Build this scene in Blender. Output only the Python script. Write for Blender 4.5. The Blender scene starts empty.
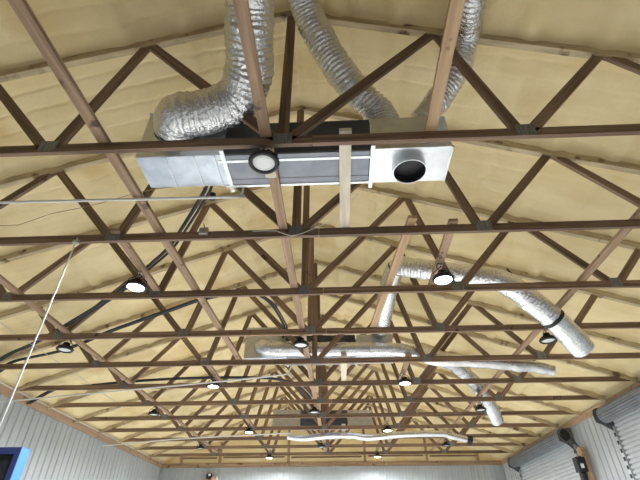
import bpy, math, random
from mathutils import Vector, Matrix, noise
random.seed(7)
SC = bpy.context.scene
COL = SC.collection
# ------------------------------------------------------------------ camera
S = 1.2192                       # truss spacing (4 ft)
F_PX, PITCH, YAW, ROLL = 425.7145, .6325, -.041, -.0031
CAM = Vector((.391, -2.2565, 1.6583))
def _basis():
    cy, sy, cp, sp = math.cos(YAW), math.sin(YAW), math.cos(PITCH), math.sin(PITCH)
    w = Vector((sy*cp, cy*cp, sp)); r = Vector((cy, -sy, 0)); u = r.cross(w)
    cr, sr = math.cos(ROLL), math.sin(ROLL)
    return r*cr + u*sr, u*cr - r*sr, w
CR, CU, CW = _basis()
def ray(px, py): return CW + CR*((px-320)/F_PX) - CU*((py-240)/F_PX)
def uz(px, py, z): d = ray(px, py); return CAM + d*((z-CAM.z)/d.z)
def uy(px, py, y): d = ray(px, py); return CAM + d*((y-CAM.y)/d.y)
cd = bpy.data.cameras.new('camera'); cam = bpy.data.objects.new('camera', cd); COL.objects.link(cam)
cd.sensor_fit = 'HORIZONTAL'; cd.sensor_width = 36; cd.lens = 36*F_PX/640; cd.clip_start = .05; cd.clip_end = 300
cam.matrix_world = Matrix(((CR.x, CU.x, -CW.x, CAM.x), (CR.y, CU.y, -CW.y, CAM.y), (CR.z, CU.z, -CW.z, CAM.z), (0, 0, 0, 1)))
SC.camera = cam
# ------------------------------------------------------------------ light
LAMP_STRENGTH = 1200.0            # radiance of a lit lamp lens
wd = bpy.data.worlds.new('sky'); SC.world = wd; wd.use_nodes = True
bg = wd.node_tree.nodes['Background']
bg.inputs[0].default_value = (.72, .86, 1.0, 1); bg.inputs[1].default_value = .35
SC.view_settings.view_transform = 'Standard'; SC.view_settings.look = 'None'
SC.view_settings.gamma = 1; SC.view_settings.use_curve_mapping = False
SC.view_settings.exposure = 1.5
SC.cycles.use_denoising = True
SC.cycles.max_bounces = 10; SC.cycles.diffuse_bounces = 6; SC.cycles.glossy_bounces = 4
SC.cycles.sample_clamp_indirect = 8
# ------------------------------------------------------------------ materials
def mat(name, c1, c2=None, rough=.7, metal=0, scale=(4, 4, 4), bump=0, bscale=40, detail=4, rand=0, lo=.35, hi=.65, spots=None, spec=None, c3=None):
    m = bpy.data.materials.new(name); m.use_nodes = True
    nt = m.node_tree; b = nt.nodes['Principled BSDF']; N = nt.nodes.new; L = nt.links.new
    b.inputs['Roughness'].default_value = rough; b.inputs['Metallic'].default_value = metal
    if spec is not None: b.inputs['Specular IOR Level'].default_value = spec
    tc = N('ShaderNodeTexCoord'); mp = N('ShaderNodeMapping'); mp.inputs['Scale'].default_value = scale
    src = tc.outputs['Object']
    if rand:
        oi = N('ShaderNodeObjectInfo'); va = N('ShaderNodeVectorMath'); va.operation = 'MULTIPLY_ADD'
        L(oi.outputs['Random'], va.inputs[0]); va.inputs[1].default_value = (37, 23, 11); L(src, va.inputs[2]); src = va.outputs[0]
    L(src, mp.inputs['Vector'])
    if c2 is None:
        b.inputs['Base Color'].default_value = (*c1, 1)
    else:
        n = N('ShaderNodeTexNoise'); n.inputs['Scale'].default_value = 1; n.inputs['Detail'].default_value = detail
        L(mp.outputs[0], n.inputs['Vector'])
        r = N('ShaderNodeValToRGB'); r.color_ramp.elements[0].position = lo; r.color_ramp.elements[1].position = hi
        r.color_ramp.elements[0].color = (*c1, 1); r.color_ramp.elements[1].color = (*c2, 1)
        if c3:
            e = r.color_ramp.elements.new(hi+.12); e.color = (*c3, 1)
        L(n.outputs['Fac'], r.inputs['Fac']); out = r.outputs['Color']
        if spots:
            n2 = N('ShaderNodeTexNoise'); n2.inputs['Scale'].default_value = spots[1]; n2.inputs['Detail'].default_value = 3
            L(src, n2.inputs['Vector'])
            r2 = N('ShaderNodeValToRGB'); r2.color_ramp.elements[0].position = spots[2]; r2.color_ramp.elements[1].position = spots[2]+spots[3]
            L(n2.outputs['Fac'], r2.inputs['Fac'])
            mx = N('ShaderNodeMixRGB'); mx.inputs[2].default_value = (*spots[0], 1)
            L(r2.outputs['Color'], mx.inputs[0]); L(out, mx.inputs[1]); out = mx.outputs[0]
        if rand:
            mm = N('ShaderNodeMapRange'); mm.inputs['To Min'].default_value = 1-rand; mm.inputs['To Max'].default_value = 1+rand
            L(oi.outputs['Random'], mm.inputs['Value'])
            hv = N('ShaderNodeHueSaturation'); L(mm.outputs[0], hv.inputs['Value']); L(out, hv.inputs['Color']); out = hv.outputs[0]
        L(out, b.inputs['Base Color'])
    if bump:
        n3 = N('ShaderNodeTexNoise'); n3.inputs['Scale'].default_value = bscale; n3.inputs['Detail'].default_value = 4
        L(src, n3.inputs['Vector'])
        bp = N('ShaderNodeBump'); bp.inputs['Strength'].default_value = bump; bp.inputs['Distance'].default_value = .02
        L(n3.outputs['Fac'], bp.inputs['Height']); L(bp.outputs[0], b.inputs['Normal'])
    return m
M = {}
M['foam'] = mat('spray_foam', (.76, .615, .325), (.84, .705, .415), rough=.75, scale=(1.1, 3.2, 1.1), bump=.4, bscale=22, spots=((.68, .50, .23), .9, .55, .16))
M['foam_coat'] = mat('foam_overspray', (.44, .35, .22), (.64, .53, .33), rough=.8, scale=(3, 14, 14), rand=.06, bump=.4, bscale=40, spots=((.16, .10, .06), 5, .60, .10))
M['wood'] = mat('truss_lumber', (.125, .074, .048), (.285, .178, .115), rough=.6, scale=(1.0, 30, 30), rand=.2, bump=.15, bscale=60, spots=((.045, .025, .02), 5, .68, .05))
M['pine'] = mat('pale_pine', (.46, .29, .16), (.58, .39, .23), rough=.65, scale=(1.2, 24, 24), rand=.08, bump=.12, bscale=60, spots=((.22, .12, .06), 6, .68, .05))
M['brace'] = mat('weathered_lumber', (.26, .165, .10), (.43, .29, .185), rough=.7, scale=(1.2, 24, 24), rand=.08, bump=.2, bscale=60, spots=((.10, .06, .045), 5, .62, .08))
M['eaveboard'] = mat('eave_lumber', (.36, .24, .15), (.48, .33, .22), rough=.7, scale=(1.2, 24, 24), rand=.08, bump=.2, bscale=60, spots=((.2, .12, .08), 5, .62, .08))
M['paleboard'] = mat('whitish_board', (.60, .53, .42), (.74, .67, .55), rough=.7, scale=(2, 20, 20), rand=.05, spots=((.30, .24, .16), 9, .68, .04))
M['plate'] = mat('gusset_steel', (.16, .165, .17), (.27, .275, .28), rough=.45, metal=.7, scale=(95, 6, 6), rand=.1, bump=.6, bscale=70)
M['foil'] = mat('duct_foil', (.80, .81, .83), rough=.24, metal=1, bump=.7, bscale=40)
M['jacket'] = mat('duct_jacket', (.70, .71, .72), rough=.27, metal=.92, bump=.55, bscale=26)
M['galv'] = mat('galvanised_sheet', (.60, .63, .66), (.72, .75, .78), rough=.33, metal=.9, scale=(9, 9, 9), rand=.04, bump=.08, bscale=8)
M['lining'] = mat('foil_faced_liner', (.42, .47, .53), (.58, .63, .70), rough=.36, metal=.7, scale=(5, 5, 5), bump=.35, bscale=9)
M['cabinet'] = mat('dark_cabinet_paint', (.055, .062, .075), (.075, .082, .095), rough=.45, scale=(6, 6, 6))
M['grey_panel'] = mat('grey_enamel', (.20, .22, .26), (.26, .28, .32), rough=.4, metal=.3, scale=(6, 6, 6))
M['rail'] = mat('rail_steel', (.55, .58, .60), (.68, .71, .73), rough=.35, metal=.8, scale=(8, 8, 8))
M['black'] = mat('black_plastic', (.012, .012, .014), rough=.5)
M['insul'] = mat('black_pipe_insulation', (.015, .016, .02), (.03, .03, .036), rough=.6, scale=(20, 20, 20))
M['lens_off'] = mat('unlit_lens', (.78, .80, .80), rough=.25)
M['pvc'] = mat('white_pvc', (.74, .74, .72), rough=.4)
M['steel'] = mat('zinc_hardware', (.5, .5, .5), rough=.4, metal=.9)
M['panel'] = mat('white_wall_steel', (.43, .465, .49), (.48, .52, .545), rough=.38, scale=(1, 1, 1), rand=.02)
M['door'] = mat('door_slat_steel', (.50, .53, .55), (.56, .59, .61), rough=.4, scale=(2, 2, 2))
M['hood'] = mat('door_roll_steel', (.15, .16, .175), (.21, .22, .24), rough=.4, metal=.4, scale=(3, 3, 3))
M['concrete'] = mat('concrete', (.46, .45, .43), (.58, .57, .55), rough=.5, scale=(.7, .7, .7), bump=.05)
M['asphalt'] = mat('outdoor_gravel', (.30, .29, .27), (.38, .37, .34), rough=.9, scale=(3, 3, 3))
M['blue'] = mat('blue_paint', (.035, .16, .62), rough=.4)
M['navy'] = mat('navy_paint', (.012, .02, .075), rough=.4)
M['dark_glass'] = mat('dark_glass', (.01, .01, .012), rough=.12)
M['red'] = mat('red_paint', (.70, .18, .12), rough=.5)
M['pinkish'] = mat('pale_pink_paint', (.85, .55, .50), rough=.5)
M['white'] = mat('white_paint', (.85, .85, .85), rough=.5)
le = bpy.data.materials.new('lit_lens'); le.use_nodes = True
lb = le.node_tree.nodes['Principled BSDF']; lb.inputs['Base Color'].default_value = (.8, .8, .8, 1)
lb.inputs['Emission Color'].default_value = (.93, .97, 1, 1); lb.inputs['Emission Strength'].default_value = LAMP_STRENGTH
M['lens_on'] = le
# ------------------------------------------------------------------ builders
def mesh(name, vs, fs, m, smooth=False):
    me = bpy.data.meshes.new(name); me.from_pydata([tuple(v) for v in vs], [], fs); me.update()
    if m: me.materials.append(M[m])
    if smooth: me.polygons.foreach_set('use_smooth', [True]*len(me.polygons))
    return me
def link(name, me, parent=None, loc=None):
    o = bpy.data.objects.new(name, me); COL.objects.link(o)
    if parent: o.parent = parent
    if loc: o.location = loc
    return o
def tag(o, label, cat, group=None):
    o['label'] = label; o['category'] = cat
    if group: o['group'] = group
    return o
def struct(o): o['kind'] = 'structure'; return o
def empty(name, loc=(0, 0, 0)):
    o = bpy.data.objects.new(name, None); COL.objects.link(o); o.location = loc; o.empty_display_size = .1; return o
class MB:
    def __init__(s): s.v = []; s.f = []
    def add(s, vs, fs):
        n = len(s.v); s.v += [Vector(v) for v in vs]; s.f += [tuple(i+n for i in f) for f in fs]; return s
    def box(s, a, b):
        x0, y0, z0 = a; x1, y1, z1 = b
        return s.add([(x0, y0, z0), (x1, y0, z0), (x1, y1, z0), (x0, y1, z0), (x0, y0, z1), (x1, y0, z1), (x1, y1, z1), (x0, y1, z1)],
              [(0, 3, 2, 1), (4, 5, 6, 7), (0, 1, 5, 4), (1, 2, 6, 5), (2, 3, 7, 6), (3, 0, 4, 7)])
    def prism(s, poly, y0, y1, axis='y'):
        n = len(poly)
        if axis == 'y': a = [(p[0], y0, p[1]) for p in poly]; b = [(p[0], y1, p[1]) for p in poly]
        elif axis == 'x': a = [(y0, p[0], p[1]) for p in poly]; b = [(y1, p[0], p[1]) for p in poly]
        else: a = [(p[0], p[1], y0) for p in poly]; b = [(p[0], p[1], y1) for p in poly]
        return s.add(a+b, [tuple(range(n)), tuple(range(2*n-1, n-1, -1))] + [(i, i+n, (i+1) % n+n, (i+1) % n) for i in range(n)])
    def lathe(s, prof, c=(0, 0, 0), n=24, close=False):
        vs = []; k = len(prof)
        for i in range(n):
            a = 2*math.pi*i/n
            for r, z in prof: vs.append((c[0]+r*math.cos(a), c[1]+r*math.sin(a), c[2]+z))
        fs = []
        for i in range(n):
            j = (i+1) % n
            for q in range(k-1): fs.append((i*k+q, j*k+q, j*k+q+1, i*k+q+1))
        if close:
            fs.append(tuple(i*k for i in range(n-1, -1, -1))); fs.append(tuple(i*k+k-1 for i in range(n)))
        return s.add(vs, fs)
    def tube(s, pts, r, n=8, cap=True, rf=None):
        pts = [Vector(p) for p in pts]; fr = None; vs = []; fs = []; dist = 0
        for i, p in enumerate(pts):
            t = (pts[min(i+1, len(pts)-1)] - pts[max(i-1, 0)]).normalized()
            if i: dist += (p-pts[i-1]).length
            if fr is None:
                fr = t.cross(Vector((0, 0, 1)))
                if fr.length < 1e-3: fr = t.cross(Vector((1, 0, 0)))
                fr.normalize()
            fr = (fr - t*fr.dot(t)).normalized(); b = t.cross(fr)
            for j in range(n):
                a = 2*math.pi*j/n
                rr = rf(dist, a, p) if rf else r
                vs.append(p + (fr*math.cos(a) + b*math.sin(a))*rr)
        for i in range(len(pts)-1):
            for j in range(n):
                k = (j+1) % n; fs.append((i*n+j, i*n+k, (i+1)*n+k, (i+1)*n+j))
        if cap:
            fs.append(tuple(range(n-1, -1, -1))); fs.append(tuple((len(pts)-1)*n+j for j in range(n)))
        return s.add(vs, fs)
    def build(s, name, m, parent=None, loc=None, smooth=False):
        return link(name, mesh(name, s.v, s.f, m, smooth), parent, loc)
def spline(pts, step):
    pts = [Vector(p) for p in pts]; P = [pts[0]*2-pts[1]] + pts + [pts[-1]*2-pts[-2]]; out = []
    for i in range(1, len(P)-2):
        n = max(2, int((P[i+1]-P[i]).length/step))
        for q in range(n):
            t = q/n; a, b, c, d = P[i-1], P[i], P[i+1], P[i+2]
            out.append(.5*((2*b) + (c-a)*t + (2*a-5*b+4*c-d)*t*t + (3*b-a-3*c+d)*t**3))
    out.append(pts[-1]); return out
# ------------------------------------------------------------------ key sizes
ZC = 4.27; CH = .089; TW = .038; ZT = ZC+CH; ZB = ZT+TW
XW = 6.12; Y0, Y1 = -7.0, 14.86
RIDGE, SL = 6.333, .345
def zt(x): return RIDGE - SL*abs(x)
# ------------------------------------------------------------------ floor, ground, walls
struct(MB().box((-6.4, Y0-.2, -.15), (6.4, Y1+.2, 0)).build('floor', 'concrete'))
g = MB().box((-60, -70, -.6), (60, 70, -.16)).build('ground', 'asphalt'); struct(g)
def panel_mesh(h, w=.914):
    prof = [(0, 0)]; r = w/4
    for i in range(4):
        c = (i+.5)*r
        prof += [(c-.030, 0), (c-.018, .022), (c+.018, .022), (c+.030, 0)]
        if i < 3: prof += [(c+r/2-.012, 0), (c+r/2, .005), (c+r/2+.012, 0)]
    prof.append((w, 0))
    vs = [(0, 0, 0)]*0; n = len(prof)
    for z in (0, h):
        vs += [(a, -d, z) for a, d in prof]
    return mesh('wall_panel', vs, [(i, i+1, n+i+1, n+i) for i in range(n-1)], 'panel')
PAN = panel_mesh(4.16)
def panels(parent, origin, ang, span):
    n = int(math.ceil(span/.914-1e-3))
    for i in range(n):
        o = link('wall_panel', PAN, parent)
        wdt = min(.914, span-i*.914)
        o.location = Vector(origin) + Vector((math.cos(ang), math.sin(ang), 0))*(i*.914)
        o.rotation_euler = (0, 0, ang); o.scale.x = wdt/.914
wl = struct(MB().box((-6.36, Y0, 0), (-XW-.03, Y1, 4.2)).build('wall_left', 'panel'))
panels(wl, (-XW-.025, Y0, 0), math.pi/2, Y1-Y0)           # ribs face +x
wr = struct(MB().box((XW+.03, Y0, 0), (6.36, Y1, 4.2)).build('wall_right', 'panel'))
DOORS = [(3.30, 7.45), (9.25, 13.25)]
for a, b in ((Y0, 3.30), (7.45, 9.25), (13.25, Y1)): panels(wr, (XW+.025, b, 0), -math.pi/2, b-a)
wb = struct(MB().box((-6.36, Y1+.03, 0), (6.36, Y1+.25, 4.2)).build('wall_back', 'panel'))
panels(wb, (-XW, Y1+.025, 0), 0, 2*XW)
# rear wall behind the camera, with an unseen opening added to let daylight in
m = MB(); m.box((-6.36, Y0-.2, 0), (-2.4, Y0, 4.2)); m.box((2.4, Y0-.2, 0), (6.36, Y0, 4.2)); m.box((-2.4, Y0-.2, 3.7), (2.4, Y0, 4.2))
m.prism([(-6.36, 4.2), (6.36, 4.2), (0, 6.6)], Y0-.2, Y0)
struct(m.build('wall_front', 'panel'))
# boards along the wall heads
for sx, nm in ((-1, 'trim_1'), (1, 'trim_2')):
    t = struct(empty(nm, (sx*XW, Y0, ZC)))
    y = 0; i = 0
    while y < Y1-Y0-.02:
        ln = min(4.88, Y1-Y0-y)
        MB().box((0, .004, -.14), (ln-.006, .045, 0)).build('board', 'eaveboard', t)
        o = COL.objects[-1] if False else t.children[-1]
        o.rotation_euler = (0, 0, math.pi/2); o.location = (0.02 if sx < 0 else .025, y, 0)
        if sx < 0: o.location.x = .045 - .0
        y += ln
t = struct(empty('trim_3', (-XW, Y1, ZC)))
for i in range(3):
    MB().box((0, -.02, -.14), (4.06, .02, 0)).build('board', 'brace', t, (.02+i*4.075, -.005, 0))
# gable infill: foam with wood strips and posts
m = MB(); vs = []; fs = []; nx, nz = 110, 30
for i in range(nx+1):
    x = -XW-.2 + i*(2*XW+.4)/nx; top = zt(x)+.1
    for j in range(nz+1):
        z = 4.18 + (max(top, 4.2)-4.18)*j/nz
        vs.append((x, Y1+.02 + .03*noise.noise(Vector((x*1.5, 3, z*3))) + .012*noise.noise(Vector((x*6, 9, z*9))), z))
for i in range(nx):
    for j in range(nz):
        a = i*(nz+1)+j; fs.append((a, a+nz+1, a+nz+2, a+1))
gf = struct(m.add(vs, fs).build('wall_gable', 'foam', smooth=True))
for x in [uy(px, 460, Y1-.03).x for px in (220, 288.5, 365, 427)] + [-5.4, 5.3]:
    MB().box((-.045, -.02, 0), (.045, .02, max(.1, zt(x)+.02-ZC))).build('gable_post', 'brace', gf, (x, Y1-.05, ZC))
xs = [-5.6, uy(220, 460, Y1).x, uy(288, 460, Y1).x, uy(365, 460, Y1).x, uy(427, 460, Y1).x, 5.4]
for i in range(5):
    MB().box((xs[i]+.12, -.018, 0), (xs[i+1]-.12, .018, .05)).build('gable_strip', 'wood', gf, (0, Y1-.03, ZC+.14 + .02*(i % 2)))
# ------------------------------------------------------------------ ceiling of spray foam
def foam_side(sx):
    xs_n, ys_n = 115, 1300; vs = []; fs = []
    YA, YB = Y0-.05, Y1+.1
    for i in range(xs_n+1):
        ax = .0 + i*6.25/xs_n
        for j in range(ys_n+1):
            y = YA + j*(YB-YA)/ys_n
            x = sx*ax
            h = .095
            k = (y-.019)/S; d = abs(k-round(k))*S                      # distance to the truss
            h -= .030*math.exp(-(d/.05)**2)
            bay = math.floor(k); rnd = noise.noise(Vector((bay*7.3, sx*2.0, .5)))
            p = ((ax+.13)/.61); dp = abs(p-round(p))*.61               # purlins under the foam
            ps = max(0, 1+1.1*noise.noise(Vector((x*.7, y*.5, 5))))
            h -= .026*ps*math.exp(-((dp-.02)/.06)**2)
            h += .020*ps*math.exp(-((dp-.13)/.04)**2)
            w = y + .05*noise.noise(Vector((x*.9, y*.8, bay*3.1))) + .1*rnd  # spray passes
            q = (w/.215) % 1; li = math.floor(w/.215)                  # overlapping laps, each ending in a crease
            st = max(0, (.55 if sx < 0 else .30)+.75*noise.noise(Vector((x*.6, li*3.7, 11))))
            h -= .020*st*(q if q < .88 else (1-q)/.12*.88)
            e = min(q, 1-q)*.215
            h += .026*st*math.exp(-(e/.018)**2)
            h += .008*noise.noise(Vector((x*1.4, y*2.6, 1))) + .004*noise.noise(Vector((x*7, y*7, 2)))
            z = RIDGE - SL*math.sqrt(ax*ax+.012) + .02 + h
            vs.append((x, y, z))
    for i in range(xs_n):
        for j in range(ys_n):
            a = i*(ys_n+1)+j; f = (a, a+1, a+ys_n+2, a+ys_n+1); fs.append(f if sx < 0 else f[::-1])
    return vs, fs
m = MB()
for sx in (-1, 1): m.add(*foam_side(sx))
struct(m.build('ceiling', 'foam', smooth=True))
# ------------------------------------------------------------------ roof trusses
BN = [1.92, 3.85]; TN = [1.456, 2.908, 4.40]
def member(a, b, w, cut=0):
    """lumber from a to b in the xz plane, local x along its length"""
    a = Vector((a[0], 0, a[1])); b = Vector((b[0], 0, b[1])); ln = (b-a).length
    ang = math.atan2(b.z-a.z, b.x-a.x)
    mb = MB().box((0, 0, -w/2), (ln, TW, w/2))
    return mb, a, ang
def truss_parts():
    P = []
    def add(name, mat_, mb, loc, ang): P.append((name, mesh(name, mb.v, mb.f, mat_), loc, ang))
    # bottom chord: two boards with a butt joint
    for x0, x1 in ((-6.0, .235), (.239, 6.0)):
        L0, L1 = (.30 if x0 < -5 else 0), (.30 if x1 > 5 else 0)
        mb = MB().prism([(0, -CH/2), (x1-x0, -CH/2), (x1-x0-L1, CH/2), (L0, CH/2)] if True else [], 0, TW)
        add('bottom_chord', 'wood', mb, Vector((x0, 0, ZC+CH/2)), 0)
    for sx in (-1, 1):
        mb = MB().box((0, -.012, -.048), (6.45, TW+.012, .05))
        a = Vector((sx*6.08, 0, zt(6.08)+.045))
        if sx > 0:
            ang = math.pi - math.atan(-SL) ; ang = math.pi - math.atan(SL)
        else: ang = math.atan(SL)
        add('top_chord', 'foam_coat', mb, a, ang)
        # heel wedge
        mb = MB().prism([(0, 0), (.95, .0), (.95, .035), (0, .0)], 0, TW)
    def web(xb, xt, w=CH):
        b = (xb, ZT-.02); t = (xt, zt(xt)+.05)
        mb, a, ang = member(b, t, w); add('web', 'wood', mb, a, ang)
    mb, a, ang = member((0, ZT-.02), (0, zt(0)+.02), CH); add('king_post', 'wood', mb, a, ang)
    for s in (-1, 1):
        web(s*.055, s*TN[0]); web(s*(BN[0]-.05), s*TN[0]); web(s*(BN[0]+.05), s*TN[1])
        web(s*(BN[1]-.05), s*TN[1]); web(s*(BN[1]+.05), s*TN[2])
    def plate(x, z, w, h, mt='plate', ang=0):
        for y in (-.003, TW):
            add('gusset_plate', mt, MB().box((-w/2, 0, -h/2), (w/2, .003, h/2)), Vector((x, y, z)), ang)
    plate(0, ZT-.025, .15, .115)
    for s in (-1, 1):
        plate(s*BN[0], ZT-.02, .155, .12); plate(s*BN[1], ZT-.02, .15, .115)
        for q in TN: plate(s*q, zt(q)+.03, .15, .11, 'foam_coat', -s*math.atan(SL))
    return P
TP = truss_parts()
ORD = ['first', 'second', 'third', 'fourth', 'fifth', 'sixth', 'seventh', 'eighth', 'ninth', 'tenth', 'eleventh', 'twelfth', 'thirteenth', 'fourteenth', 'fifteenth', 'sixteenth', 'seventeenth']
for k in range(11, -6, -1):
    t = empty('roof_truss', (0, k*S-.0, 0))
    tag(t, f'brown timber roof truss with webs and steel plates, {ORD[11-k]} from the gable end wall', 'roof truss', 'roof trusses across the hall')
    for name, me, loc, ang in TP:
        o = link(name, me, t, loc); o.rotation_euler = (0, -ang, 0)
        if ang > math.pi/2 and name == 'top_chord': pass
# ------------------------------------------------------------------ long boards lying on the bottom chords
def brace(x0, y0, x1, y1, mt, label, w=CH, th=TW, z=None, name='lateral_brace', cat='brace', group=None):
    a = Vector((x0, y0, ZT if z is None else z)); b = Vector((x1, y1, a.z)); ln = (b-a).length
    o = MB().box((0, -w/2, 0), (ln, w/2, th)).build(name, mt, None, a)
    o.rotation_euler = (0, 0, math.atan2(y1-y0, x1-x0)); return tag(o, label, cat, group)
brace(-1.665, -6.5, -1.32, 4.98, 'brace', 'long weathered board running along the truss chords under the dark pipe')
brace(-.155, -6.5, -.10, 13.6, 'brace', 'long board beneath the air handlers, holding the ridge row of lamps')
brace(1.18, -6.4, 1.185, .055, 'pine', 'fresh orange pine board ending against the first air handler')
brace(1.19, 1.10, .93, 3.75, 'pine', 'pale pine board running askew below the silver duct bend')
brace(1.61, 1.17, 1.61, 2.52, 'brace', 'short board holding the lit lamp near the silver duct bend')
brace(3.46, -6.4, 3.44, 13.5, 'brace', 'long board on the chords, nearest the roll-up doors')
brace(-3.72, -6.4, -3.73, 13.5, 'brace', 'long board on the chords, nearest the plain ribbed wall')
brace(-1.89, 1.17, -1.90, 2.52, 'brace', 'short board holding the lit lamp beside the dark pipes')
for x in (-1.93, 1.62):
    for q, yy in ((5, 5.66), (8, 9.43), (11, 13.15)):
        nm = 'plain wall side' if x < 0 else 'roll-up door side'
        k0 = int(math.floor(yy/S)); y1b = min((k0+1)*S+.06, 13.6)
        brace(x, k0*S-.04, x, y1b, 'brace', f'short board carrying the {ORD[{11:0,8:1,5:2}[q]]} lit lamp from end wall, {nm}')
for Y, n, lab in ((0, 'first', 'bare opening with a collar'), (4*S, 'second', 'wrapped crossing duct'), (8*S, 'third', 'nearest the end wall')):
    brace(.505, Y-.03, .505, Y+S+.09, 'paleboard', {'first': 'whitish support board under the air handler with the open round collar',
          'second': 'whitish support board under the air handler behind the crossing duct', 'third': 'whitish support board under the air handler nearest the end wall'}[n], w=.10, name='support_board', cat='board')
# ------------------------------------------------------------------ air handlers
def collar_mb(r, h, n=28):
    return MB().lathe([(r, 0), (r, -h), (r-.006, -h), (r-.006, 0)], n=n)
def air_handler(y, label, detail, dx=0, dep=.41, dz=0, ph=.60):
    t = empty('air_handler', (dx, y, ZB+dz))
    tag(t, label, 'air handler', 'air handlers in the roof trusses')
    if dz:
        for xx in (-.12, .505): MB().box((xx-.04, .03, -dz), (xx+.04, dep-.03, .0)).build('bearer_block', 'brace', t)
    # left plenum (taller, foil-lined underside)
    pl = MB(); x0, x1 = -1.305, -.55
    pl.box((x0, 0, .012), (x1, dep-.03, ph)); p = pl.build('plenum', 'galv', t)
    q = MB(); nx, ny = 18, 8; vs = []; fs = []
    for i in range(nx+1):
        for j in range(ny+1):
            u, v = i/nx, j/ny
            sag = .02*math.sin(math.pi*u)*math.sin(math.pi*v) + .004*noise.noise(Vector((u*6, v*4, y)))
            vs.append((x0+.004+u*(x1-x0-.008), .004+v*(dep-.04), .009-max(0, sag)*.4))
    for i in range(nx):
        for j in range(ny):
            a = i*(ny+1)+j; fs.append((a, a+1, a+ny+2, a+ny+1))
    q.add(vs, fs).build('liner', 'lining', p, smooth=True)
    if detail:
        for xx in (-1.05, -.80, -.62): MB().box((xx-.004, .01, -.003), (xx+.004, dep-.03, .002)).build('seam', 'rail', p)
        MB().box((x0-.012, -.012, .588), (x1, 0, .602)).build('flange', 'galv', p)
    # cabinet
    cb = MB().box((-.55, .015, .03), (.735, dep-.02, .425)).build('cabinet', 'cabinet', t)
    MB().box((-.53, .10, .012), (.715, dep-.1, .03)).build('bottom_panel', 'grey_panel', cb)
    for yy in (.05, dep-.07): MB().box((-.53, yy-.035, .008), (.715, yy+.03, .03)).build('edge_panel', 'grey_panel', cb)
    for xx in (-.2, .2): MB().box((xx-.003, .02, .42), (xx+.003, dep-.03, .428)).build('seam', 'rail', cb)
    # rails
    for yy in (.08, dep-.02): MB().box((-.60, yy-.014, .003), (.74, yy+.014, .013)).build('rail', 'rail', t)
    for xx in (-.545, .74):
        MB().box((xx-.018, -.05, .0), (xx+.018, dep+.05, .011)).build('hanger_rail', 'rail', t)
    # right plenum with drop collar
    pr = MB().box((.755, 0, .012), (1.41, dep-.005, .415)).build('plenum', 'galv', t)
    MB().box((.745, -.01, .004), (1.42, .004, .016)).build('flange', 'galv', pr)
    MB().box((1.405, -.01, .004), (1.42, dep, .016)).build('flange', 'galv', pr)
    if detail:
        for xx in (.86, 1.27): MB().box((xx-.002, .003, .009), (xx+.002, dep-.01, .0125)).build('seam', 'rail', pr)
    if detail:
        c = collar_mb(.145, .085).build('collar', 'galv', pr, (1.065, .20, .013), smooth=False)
        MB().lathe([(.1385, 0), (.1385, -.075)], n=28).build('collar_shade', 'insul', pr, (1.065, .20, .012))  # dark sleeve added to paint the shade inside the collar
        MB().lathe([(0, 0), (.138, 0)], n=28).build('opening_shade_disc', 'black', pr, (1.065, .20, .0105))  # black disc paints the shaded interior above the collar
        # P-trap of the drain
    return t
air_handler(.215, 'long dark air handler with galvanised plenums and an open round collar underneath', True)
air_handler(4*S+.29, 'long dark air handler behind the crossing foil duct', False, dz=.09)
air_handler(8*S+.27, 'long dark air handler nearest the gable end wall', False, dx=-.12, ph=.45)
# ------------------------------------------------------------------ flexible ducts
def flex(name, pts, r, label, mt='foil', step=.010, n=34, amp=.010, wave=.045, seed=0, wrinkle=1.0):
    sp = spline(pts, step); r0, r1 = r if isinstance(r, tuple) else (r, r); tot = sum((sp[i+1]-sp[i]).length for i in range(len(sp)-1)); r = r0
    def rf(d, a, p):
        r = r0 + (r1-r0)*d/tot
        ph = d/wave + a/(2*math.pi) + .35*noise.noise(Vector((d*5, a, seed)))
        v = r + amp*.7*math.sin(2*math.pi*ph)
        v += wrinkle*(.012*noise.noise(Vector((p.x*6, p.y*6, p.z*6+seed))) + .004*noise.noise(Vector((math.cos(a)*5, math.sin(a)*5, d*12+seed))))
        v += wrinkle*.016*(.5-abs(noise.noise(Vector((d*30, math.cos(a)*1.6, math.sin(a)*1.6+seed)))))
        v += wrinkle*.008*(.5-abs(noise.noise(Vector((d*64, math.cos(a)*2.5+4, math.sin(a)*2.5+seed)))))
        return v
    o = MB().tube(sp, r, n, cap=False, rf=rf).build(name, mt, smooth=True)
    tag(o, label, 'duct'); return o, sp
def ring(parent, sp, i, r, w, name, mt):
    p = sp[i]; tdir = (sp[min(i+1, len(sp)-1)]-sp[max(0, i-1)]).normalized()
    return MB().tube([p-tdir*w/2, p+tdir*w/2], r, 24, cap=False).build(name, mt, parent)
def end_disc(parent, sp, r, last=True, name='end_shade_disc', mt='black'):  # black disc inside the duct end stands in for its shaded interior
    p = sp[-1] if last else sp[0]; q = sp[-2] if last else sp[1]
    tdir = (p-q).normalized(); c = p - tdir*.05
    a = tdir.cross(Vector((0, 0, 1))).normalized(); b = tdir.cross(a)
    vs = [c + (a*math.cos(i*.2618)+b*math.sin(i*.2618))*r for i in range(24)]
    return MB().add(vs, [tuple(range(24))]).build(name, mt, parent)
V = lambda *a: Vector(a)
d1, sp = flex('flex_duct', [(-.05, -4.2, 5.25), (-.09, -2.4, 5.18), uz(248, -30, 5.08), uz(249, 35, 4.96), uz(249, 72, 4.86), uz(236, 100, 4.78), uz(205, 113, 4.73), (-.93, .04, 4.71), (-1.0, .20, 4.70)],
     .185, 'fat silver foil duct bending down into the taller galvanised plenum', seed=1, n=40, amp=.006, wave=.05, step=.009)
ring(d1, sp, -3, .19, .03, 'strap', 'black'); end_disc(d1, sp, .18, False)
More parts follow.
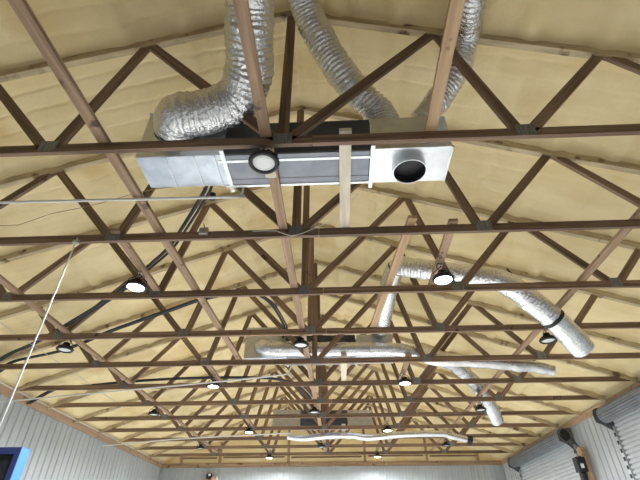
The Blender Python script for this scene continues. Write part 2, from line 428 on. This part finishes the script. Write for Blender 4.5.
d2, sp = flex('flex_duct', [(.02, -4.3, 5.95), (.03, -2.6, 6.02), (.06, -1.2, 6.06), uy(300, -10, -.36), uy(322, 42, -.02), uy(350, 84, .2), uy(378, 112, .38), (.93, .42, 4.84)],
     .138, 'slimmer foil duct dropping from the ridge to the plenum with the round collar', seed=4)
ring(d2, sp, len(sp)//2-8, .147, .02, 'strap', 'foil'); end_disc(d2, sp, .13, False)
d3, sp = flex('flex_duct', [(1.62, -4.3, 5.45), (1.62, -2.4, 5.48), (1.62, -1.2, 5.50), uy(472, 0, -.46), uy(467, 36, -.02), uy(457, 72, .20), uy(441, 96, .34), (1.25, .42, 4.97), (1.20, .43, 4.84)],
     .112, 'foil duct beside the fresh pine board, entering the plenum with the round collar', seed=8)
end_disc(d3, sp, .105, False)
d4, sp = flex('flex_duct', [(1.15, 5.42, 4.82), (1.16, 5.3, 4.98), uy(381, 328, 4.85), uy(385, 308, 4.2), uy(390, 282, 3.5), uy(398, 267, 3.22), uy(412, 268, 3.08), uy(450, 273, 2.92), uy(500, 281, 2.8), uy(531, 301, 2.9), uy(558, 323, 3.05), uy(582, 348, 3.33)],
     (.128, .152), 'long foil duct with an open hanging end and a black strap, beside an unlit lamp', seed=12, n=34, wrinkle=.8, amp=.005)
MB().tube(spline([uy(507, 269, 2.9), uy(511, 274, 2.85), uy(511, 282, 2.82)], .03), .014, 8).build('hanging_strap', 'black', d4)
ring(d4, sp, int(len(sp)*.885), .162, .045, 'strap', 'black'); ring(d4, sp, int(len(sp)*.44), .147, .03, 'strap', 'black'); end_disc(d4, sp, .125)
d5, sp = flex('flex_duct', [(-1.0, 5.20, 4.70), (-.97, 5.12, 4.69), (-.80, 5.06, 4.63), (-.3, 5.05, 4.60), (.6, 5.05, 4.58), (1.3, 5.06, 4.575), (1.7, 5.07, 4.52), (2.15, 5.08, 4.37), (2.6, 5.08, 4.34), (3.1, 5.08, 4.30), (3.45, 5.08, 4.245), (3.75, 5.08, 4.22), (4.07, 5.08, 4.14)],
     (.135, .088), 'foil duct crossing in front of an air handler and hanging open past the chords', mt='jacket', step=.018, n=26, seed=16, wrinkle=.8, amp=.006)
end_disc(d5, sp, .08); 
for i, fr in ((0, .80), (1, .92)):
    p = sp[int(len(sp)*fr)]; MB().tube([p+V(0, 0, .1), V(p.x, 4*S+.06, ZT)], .004, 5).build('hanger_wire', 'steel', d5)
d6, sp = flex('flex_duct', [(1.40, 5.5, 4.62), (1.75, 5.55, 4.68), (2.25, 5.85, 4.74), (2.75, 6.3, 4.71), (3.22, 6.9, 4.60), (3.5, 7.4, 4.56), (3.8, 7.85, 4.33), (4.0, 8.2, 4.07)],
     .135, 'foil duct hanging open beside the second unlit lamp of the roll-up door row', mt='jacket', step=.016, n=26, seed=20, amp=.006)
end_disc(d6, sp, .125)
d7, sp = flex('flex_duct', [(-1.05, 10.55, 4.27), (-.6, 10.5, 4.21), (0, 10.45, 4.25), (.7, 10.45, 4.255), (1.1, 10.45, 4.20), (1.5, 10.43, 4.21), (2.05, 10.4, 4.25), (2.8, 10.4, 4.265), (3.25, 10.4, 4.25), (3.45, 10.42, 4.2), (3.95, 10.45, 4.09)],
     .08, 'sagging foil duct with a black end collar, nearest the end wall', mt='jacket', step=.024, n=20, seed=24, wrinkle=.7, amp=.004)
c = MB().tube([sp[-1]-V(.09, 0, -.02), sp[-1]+V(.03, 0, -.01)], .12, 20).build('end_collar', 'black', d7)
# ------------------------------------------------------------------ pipes
def pipe(name, pts, r, mt, label, cat, n=8, step=.08):
    o = MB().tube(spline(pts, step), r, n).build(name, mt, smooth=True); return tag(o, label, cat)
p1 = pipe('condensate_drain', [(-.46, .68, 4.47), (-.46, .68, 4.38), (-.49, .68, 4.345), (-.61, .68, 4.34), (-2.5, .655, 4.335), (-4.2, .63, 4.33), (-5.5, .62, 4.32), (-6.08, .61, 4.20)], .013, 'pvc', 'white drain pipe running level from the air handler with the open collar', 'pipe')
MB().lathe([(.0, 0), (.03, 0), (.03, .06), (.0, .06)], (0, 0, 0), 10).build('pipe_clip', 'black', p1, uz(212, 199, 4.34))
p = pipe('condensate_drain', [(-.45, 5.36, 4.42), (-.50, 5.38, 4.30), (-.62, 5.40, 4.255), (-2.5, 5.52, 4.14), (-6.09, 5.78, 3.955)], .014, 'pvc', 'white drain pipe sloping to the ribbed wall from the middle air handler', 'pipe')
p = pipe('condensate_drain', [(-.85, 10.1, 4.40), (-.95, 10.1, 4.27), (-1.1, 10.1, 4.255), (-3.9, 10.1, 4.15), (-6.09, 10.1, 3.99)], .016, 'pvc', 'white drain pipe sloping to the ribbed wall near the end wall', 'pipe')
def lineset(pts, label, r=.02):
    t = empty('refrigerant_line', pts[0]); tag(t, label, 'pipe')
    for dx, rr in ((0, r), (.045, r*.7)):
        P = [Vector(q)-Vector(pts[0]) + Vector((dx, dx*.3, 0)) for q in pts]
        MB().tube(spline(P, .06), rr, 10).build('insulated_tube', 'insul', t, smooth=True)
    return t
zl = 4.45
lineset([V(-.80, .62, 4.52), uz(205, 190, zl), uz(184, 225, zl), uz(168, 248, zl), uz(146, 268, zl), uz(112, 296, zl), uz(70, 322, zl), uz(33, 343, zl), uz(8, 354, 4.43), V(-5.65, 4.80, 4.34), V(-6.06, 4.95, 4.16)], 'black insulated pipe pair from the air handler with the open collar')
lineset([V(-.62, 5.32, 4.75), V(-.60, 5.1, 4.92), uz(284, 326, 4.9), uz(274, 308, 4.85), uz(262, 297, 4.75), uz(245, 292, 4.6), uz(202, 299, 4.46), uz(169, 310, zl), uz(112, 330, zl), uz(62, 350, zl), uz(14, 361, 4.43), V(-5.72, 5.10, 4.33), V(-6.06, 5.22, 4.16)], 'black insulated pipe pair looping over to the middle air handler')
lineset([V(-.55, 10.05, 4.8), V(-.5, 9.2, 4.80), uz(309, 398, 4.7), uz(295, 385, 4.62), uz(275, 379, 4.5), uz(240, 377.5, 4.45), uz(180, 378.5, 4.45), uz(125, 382, 4.45), uz(85, 386, 4.45), V(-5.5, 6.5, 4.42), V(-6.06, 6.6, 4.16)], 'black insulated pipe pair running to the air handler nearest the end wall', r=.026)
# vertical white pole hanging from the second truss
o = MB().tube([(0, 0, 0), (0, 0, 4.3)], .0075, 8).build('conduit_pole', 'pvc', None, (-2.28, S-.02, 0)); tag(o, 'thin white vertical conduit dropping from a truss to the floor', 'conduit')
MB().box((-.03, -.012, 4.24), (.03, .02, 4.275)).build('clamp', 'steel', o)
o = MB().tube([(0, 0, 0), (0, Y1-Y0-.1, 0)], .009, 6).build('conduit', 'pvc', None, (-6.045, Y0+.05, ZC+.01)); tag(o, 'thin white conduit running along the top of the eave board', 'conduit')
# thin wires
def wire(pts, label, mt='steel', r=.005):
    o = MB().tube(spline(pts, .15), r, 6).build('wire', mt); return tag(o, label, 'wire')
wire([uz(-30, 303, 4.41), uz(0, 322, 4.41), uz(16, 334, 4.41), uz(58, 362, 4.41), uz(75, 373, 4.41), uz(95, 388, 4.41), uz(125, 408, 4.41)], 'thin grey wire running over the chords near the ribbed wall')
wire([uy(-15, 225, 1.15), uy(18, 225, 1.15), uy(50, 214, 1.13), uy(90, 206, 1.1), uy(150, 190, 1.0), uy(215, 183, .75)], 'thin brown wire drooping from the foil-lined plenum', 'brace', .004)
wire([V(-.45, S-.012, 4.335), V(-.2, S-.012, 4.33), uy(292, 236, S-.012), uy(315, 228, S-.012), uy(340, 215, S-.1), uy(356, 196, .95), V(.62, .8, 4.42)], 'thin white cable looped from the whitish support board', 'pvc', .004)
jb = tag(MB().box((-.045, -.04, 0), (.045, 0, .075)).build('junction_box', 'steel', None, (uy(205, 230, S).x, S-.003, ZC+.035)), 'small grey electrical box fixed to a truss chord', 'junction box')
MB().tube([(0, -.02, .07), (-.01, -.02, .12), (-.02, -.02, .14)], .006, 6).build('cable', 'brace', jb)
# ------------------------------------------------------------------ high bay lamps
R = .122
def lamp_meshes(lit):
    ln = MB().lathe([(0, 0), (.05, -.003), (.085, 0), (.09, .006)], n=32)
    rg = MB().lathe([(.088, .004), (.093, -.012), (.112, -.012), (R, .0), (R, .018), (.108, .028), (.06, .03), (0, .03)], n=32)
    fn = MB()
    for i in range(28):
        a = 2*math.pi*i/28; c, s = math.cos(a), math.sin(a); px, py = -s*.003, c*.003
        poly = [(.05, .028), (.120, .002), (.126, .012), (.10, .045), (.05, .075)]
        vs = [(r*c+px, r*s+py, z) for r, z in poly] + [(r*c-px, r*s-py, z) for r, z in poly]
        fn.add(vs, [(0, 1, 2, 3, 4), (9, 8, 7, 6, 5)] + [(q, q+5, (q+1) % 5+5, (q+1) % 5) for q in range(5)])
    dr = MB().lathe([(0, .03), (.052, .03), (.052, .095), (.045, .11), (0, .11)], n=20)
    hk = MB().tube([(0, 0, .105), (0, 0, .135), (.012, 0, .15), (.014, 0, .168), (0, 0, .182), (-.012, 0, .17), (-.01, 0, .155)], .005, 6)
    bk = MB()
    for s in (-1, 1): bk.tube([(s*.10, 0, .03), (s*.10, 0, .09), (s*.03, 0, .15), (0, 0, .18)], .006, 6)
    cable = MB().tube(spline([(.03, .02, .1), (.06, .03, .14), (.05, .05, .18), (.03, .04, .196)], .02), .005, 6)
    return [('lens', mesh('lens', ln.v, ln.f, 'lens_on' if lit else 'lens_off', True)), ('housing', mesh('housing', rg.v, rg.f, 'black', True)),
            ('heat_sink', mesh('heat_sink', fn.v, fn.f, 'black')), ('driver', mesh('driver', dr.v, dr.f, 'black', True)),
            ('hook', mesh('hook', hk.v, hk.f, 'steel', True)), ('bracket', mesh('bracket', bk.v, bk.f, 'black', True)), ('cable', mesh('cable', cable.v, cable.f, 'black', True))]
LM = {True: lamp_meshes(True), False: lamp_meshes(False)}
def lamp(x, y, lit, label):
    t = empty('high_bay_lamp', (x, y, 4.152)); tag(t, label, 'lamp', 'lit high bay lamps' if lit else 'unlit high bay lamps')
    for nm, me in LM[lit]: link(nm, me, t)
    MB().box((-.02, -.02, .185), (.02, .02, .207)).build('mount', 'steel', t)
    if y < 1: MB().box((-.05 if abs(x) < 1 else -.04, .03, .19), (.045, .36, .206)).build('mounting_plank', 'paleboard', t)
    else: t.rotation_euler = (0, 0, random.uniform(0, 6.28))
    return t
rows_l = [(-1.93, 'off ridge, plain wall side'), (1.62, 'off ridge, roll-up door side')]
for i, y in enumerate((13.15, 9.43, 5.66, 1.97)):
    for x, rn in rows_l: lamp(x, y, True, f'lit round high bay lamp, {ORD[i]} from the end wall, {rn}')
rows_u = [(-3.755, 'beside plain wall'), (-.15, 'under the ridge'), (3.49, 'beside roll-up doors')]
for i, y in enumerate((11.45, 7.58, 3.79, .09)):
    for x, rn in rows_u:
        lamp(x, y, False, f'unlit round high bay lamp, {ORD[i]} from the end wall, {rn}')
# ------------------------------------------------------------------ roll-up doors on the right wall
def roll_door(a, b, label, num):
    t = empty(f'door_{num}', (XW, a, 0)); t['kind'] = 'structure'; t['label'] = label
    w = b-a
    # corrugated curtain
    vs = []; fs = []; n = 0; z = .02; pts = []
    while z < 3.92:
        pts += [(-.005, z), (-.045, z+.016), (-.045, z+.056), (-.005, z+.070)]; z += .086
    for x, zz in pts: vs += [(x, .10, zz), (x, w-.10, zz)]
    for i in range(len(pts)-1): fs.append((2*i, 2*i+1, 2*i+3, 2*i+2))
    c = MB().add(vs, fs).build('curtain', 'door', t); c['kind'] = 'stuff'
    # coil of curtain above
    prof = []; nr = 40
    for i in range(nr*2):
        an = 2*math.pi*i/(nr*2); r = .150 + (.010 if (i//2) % 2 else -.003)
        prof.append((-.18+r*math.cos(an), 3.955+r*math.sin(an)))
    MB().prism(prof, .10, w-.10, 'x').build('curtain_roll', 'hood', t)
    o = t.children[-1]
    # prism 'x' extrudes along x with (y,z) profile: turn it so that it lies along y
    me = o.data
    for v in me.vertices: v.co = Vector((v.co.y, v.co.x, v.co.z))
    me.flip_normals()
    for yy in (.03, w-.03):
        br = [(0, 3.66), (-.08, 3.67), (-.16, 3.72), (-.26, 3.79), (-.36, 3.83), (-.37, 3.98), (-.34, 4.08), (-.26, 4.12), (0, 4.12)]
        k = MB().prism(br, yy-.006, yy+.006).build('end_bracket', 'hood', t)
    for yy in (.05, w-.05):
        gd = MB().box((-.07, yy-.035, 0), (0, yy+.035, 3.75)).build('guide_rail', 'rail', t)
        st = MB()
        for i in range(24): st.box((-.082, yy-.02, .1+i*.15), (-.068, yy+.02, .17+i*.15))
        s = st.build('guide_fasteners', 'black', gd); s['kind'] = 'stuff'
    for i in range(9): MB().box((-.10, .3+i*.42, 4.105), (-.04, .3+i*.42+.16, 4.128)).build('header_block', 'black', t)  # small black blocks spaced along the header
    return t
roll_door(*DOORS[0], 'grey ribbed roll-up door with its coil under the eave board', 1)
roll_door(*DOORS[1], 'grey ribbed roll-up door next to the end wall with a chain hoist', 2)
# chain hoist of the far door: sprocket at the coil, gearbox on a wood jamb
t = empty('chain_hoist', (5.86, 9.14, 3.93)); tag(t, 'black chain hoist wheel at the end of the far roll-up door coil', 'hoist')
def wheel(r, th, teeth, name, loc, mt='black'):
    poly = []
    for i in range(teeth*2):
        a = math.pi*i/teeth; rr = r if i % 2 else r*.88; poly.append((rr*math.cos(a), rr*math.sin(a)))
    return MB().prism(poly, -th/2, th/2).build(name, mt, t, loc)
wheel(.13, .03, 18, 'sprocket', (0, 0, 0)); wheel(.06, .09, 12, 'hub', (0, -.02, 0)); wheel(.10, .02, 18, 'chain_wheel', (-.03, -.06, .03))
MB().tube([(-.12, -.02, -.02), (.02, -.28, -.42)], .012, 6).build('chain', 'black', t)
MB().tube([(.11, -.02, -.06), (.20, -.28, -.42)], .012, 6).build('chain', 'black', t)
jm = tag(MB().box((-.05, -.10, 0), (.05, .10, 3.62)).build('door_jamb_post', 'pine', None, (6.02, 8.93, 0)), 'upright pine jamb post carrying the black hoist motor', 'post')
t2 = empty('hoist_motor', (5.86, 8.86, 3.10)); tag(t2, 'black hoist motor with gearbox fixed to the pine jamb post', 'hoist motor')
MB().box((-.09, -.10, 0), (.10, .10, .30)).build('gearbox', 'black', t2)
t_s = t; t = t2
wheel(.07, .05, 12, 'pulley', (-.02, -.13, .24)); MB().lathe([(0, -.28), (.075, -.28), (.08, -.25), (.08, -.02), (.07, 0), (0, 0)], n=20).build('motor', 'black', t2)
MB().box((-.04, -.115, .07), (.03, -.10, .16)).build('label_plate', 'white', t2)
MB().lathe([(0, 0), (.03, 0), (.03, .03), (0, .03)], n=12).build('knob', 'steel', t2, (-.02, -.04, .30))
# ------------------------------------------------------------------ blue framed panel, wall ornament
a = uz(22, 447, 2.6)
t = empty('display_board', (a.x, a.y, 0)); tag(t, 'tall dark glazed board in a bright blue frame standing on the floor', 'board')
W_, D_, H_ = 1.1, .16, 2.6
MB().box((-.05, .012, 0), (0, D_, H_)).build('side_frame', 'blue', t); MB().box((-W_, .012, 0), (-W_+.05, D_, H_)).build('side_frame', 'blue', t)
MB().box((-W_+.05, .012, H_-.05), (-.05, D_, H_)).build('top_frame', 'blue', t); MB().box((-W_+.05, .012, 0), (-.05, D_, .06)).build('bottom_frame', 'blue', t)
m = MB(); m.box((-.06, 0, .0), (0, .012, H_)); m.box((-W_, 0, 0), (-W_+.06, .012, H_)); m.box((-W_+.06, 0, H_-.07), (-.06, .012, H_)); m.box((-W_+.06, 0, 0), (-.06, .012, .08)); m.build('front_bezel', 'navy', t)
MB().box((-W_+.05, .03, .06), (-.05, .06, H_-.05)).build('glass', 'dark_glass', t)
MB().box((-.42, .06, .06), (-.38, .1, H_-.05)).build('mullion', 'navy', t)
t = empty('wall_ornament', (-4.2, Y1-.10, 3.55)); tag(t, 'small red, white and black ornament on the end wall', 'ornament')
def blob(name, mt, c, rx, rz):
    pf = [(max(.001, math.cos(q*math.pi/8-math.pi/2)), math.sin(q*math.pi/8-math.pi/2)) for q in range(9)]
    o = MB().lathe([(r, z) for r, z in pf], n=14).build(name, mt, t, c, smooth=True); o.scale = (rx, .09, rz)
blob('red_lobe', 'red', (-.13, 0, .10), .09, .16); blob('pink_lobe', 'pinkish', (.06, 0, .12), .10, .18); blob('white_lobe', 'white', (.20, 0, .12), .05, .20)
blob('black_cap', 'black', (-.07, -.03, .29), .12, .11); blob('white_spot', 'white', (-.05, -.09, .33), .05, .04)
MB().box((-.20, .03, -.1), (.24, .11, .2)).build('back_plate', 'white', t)
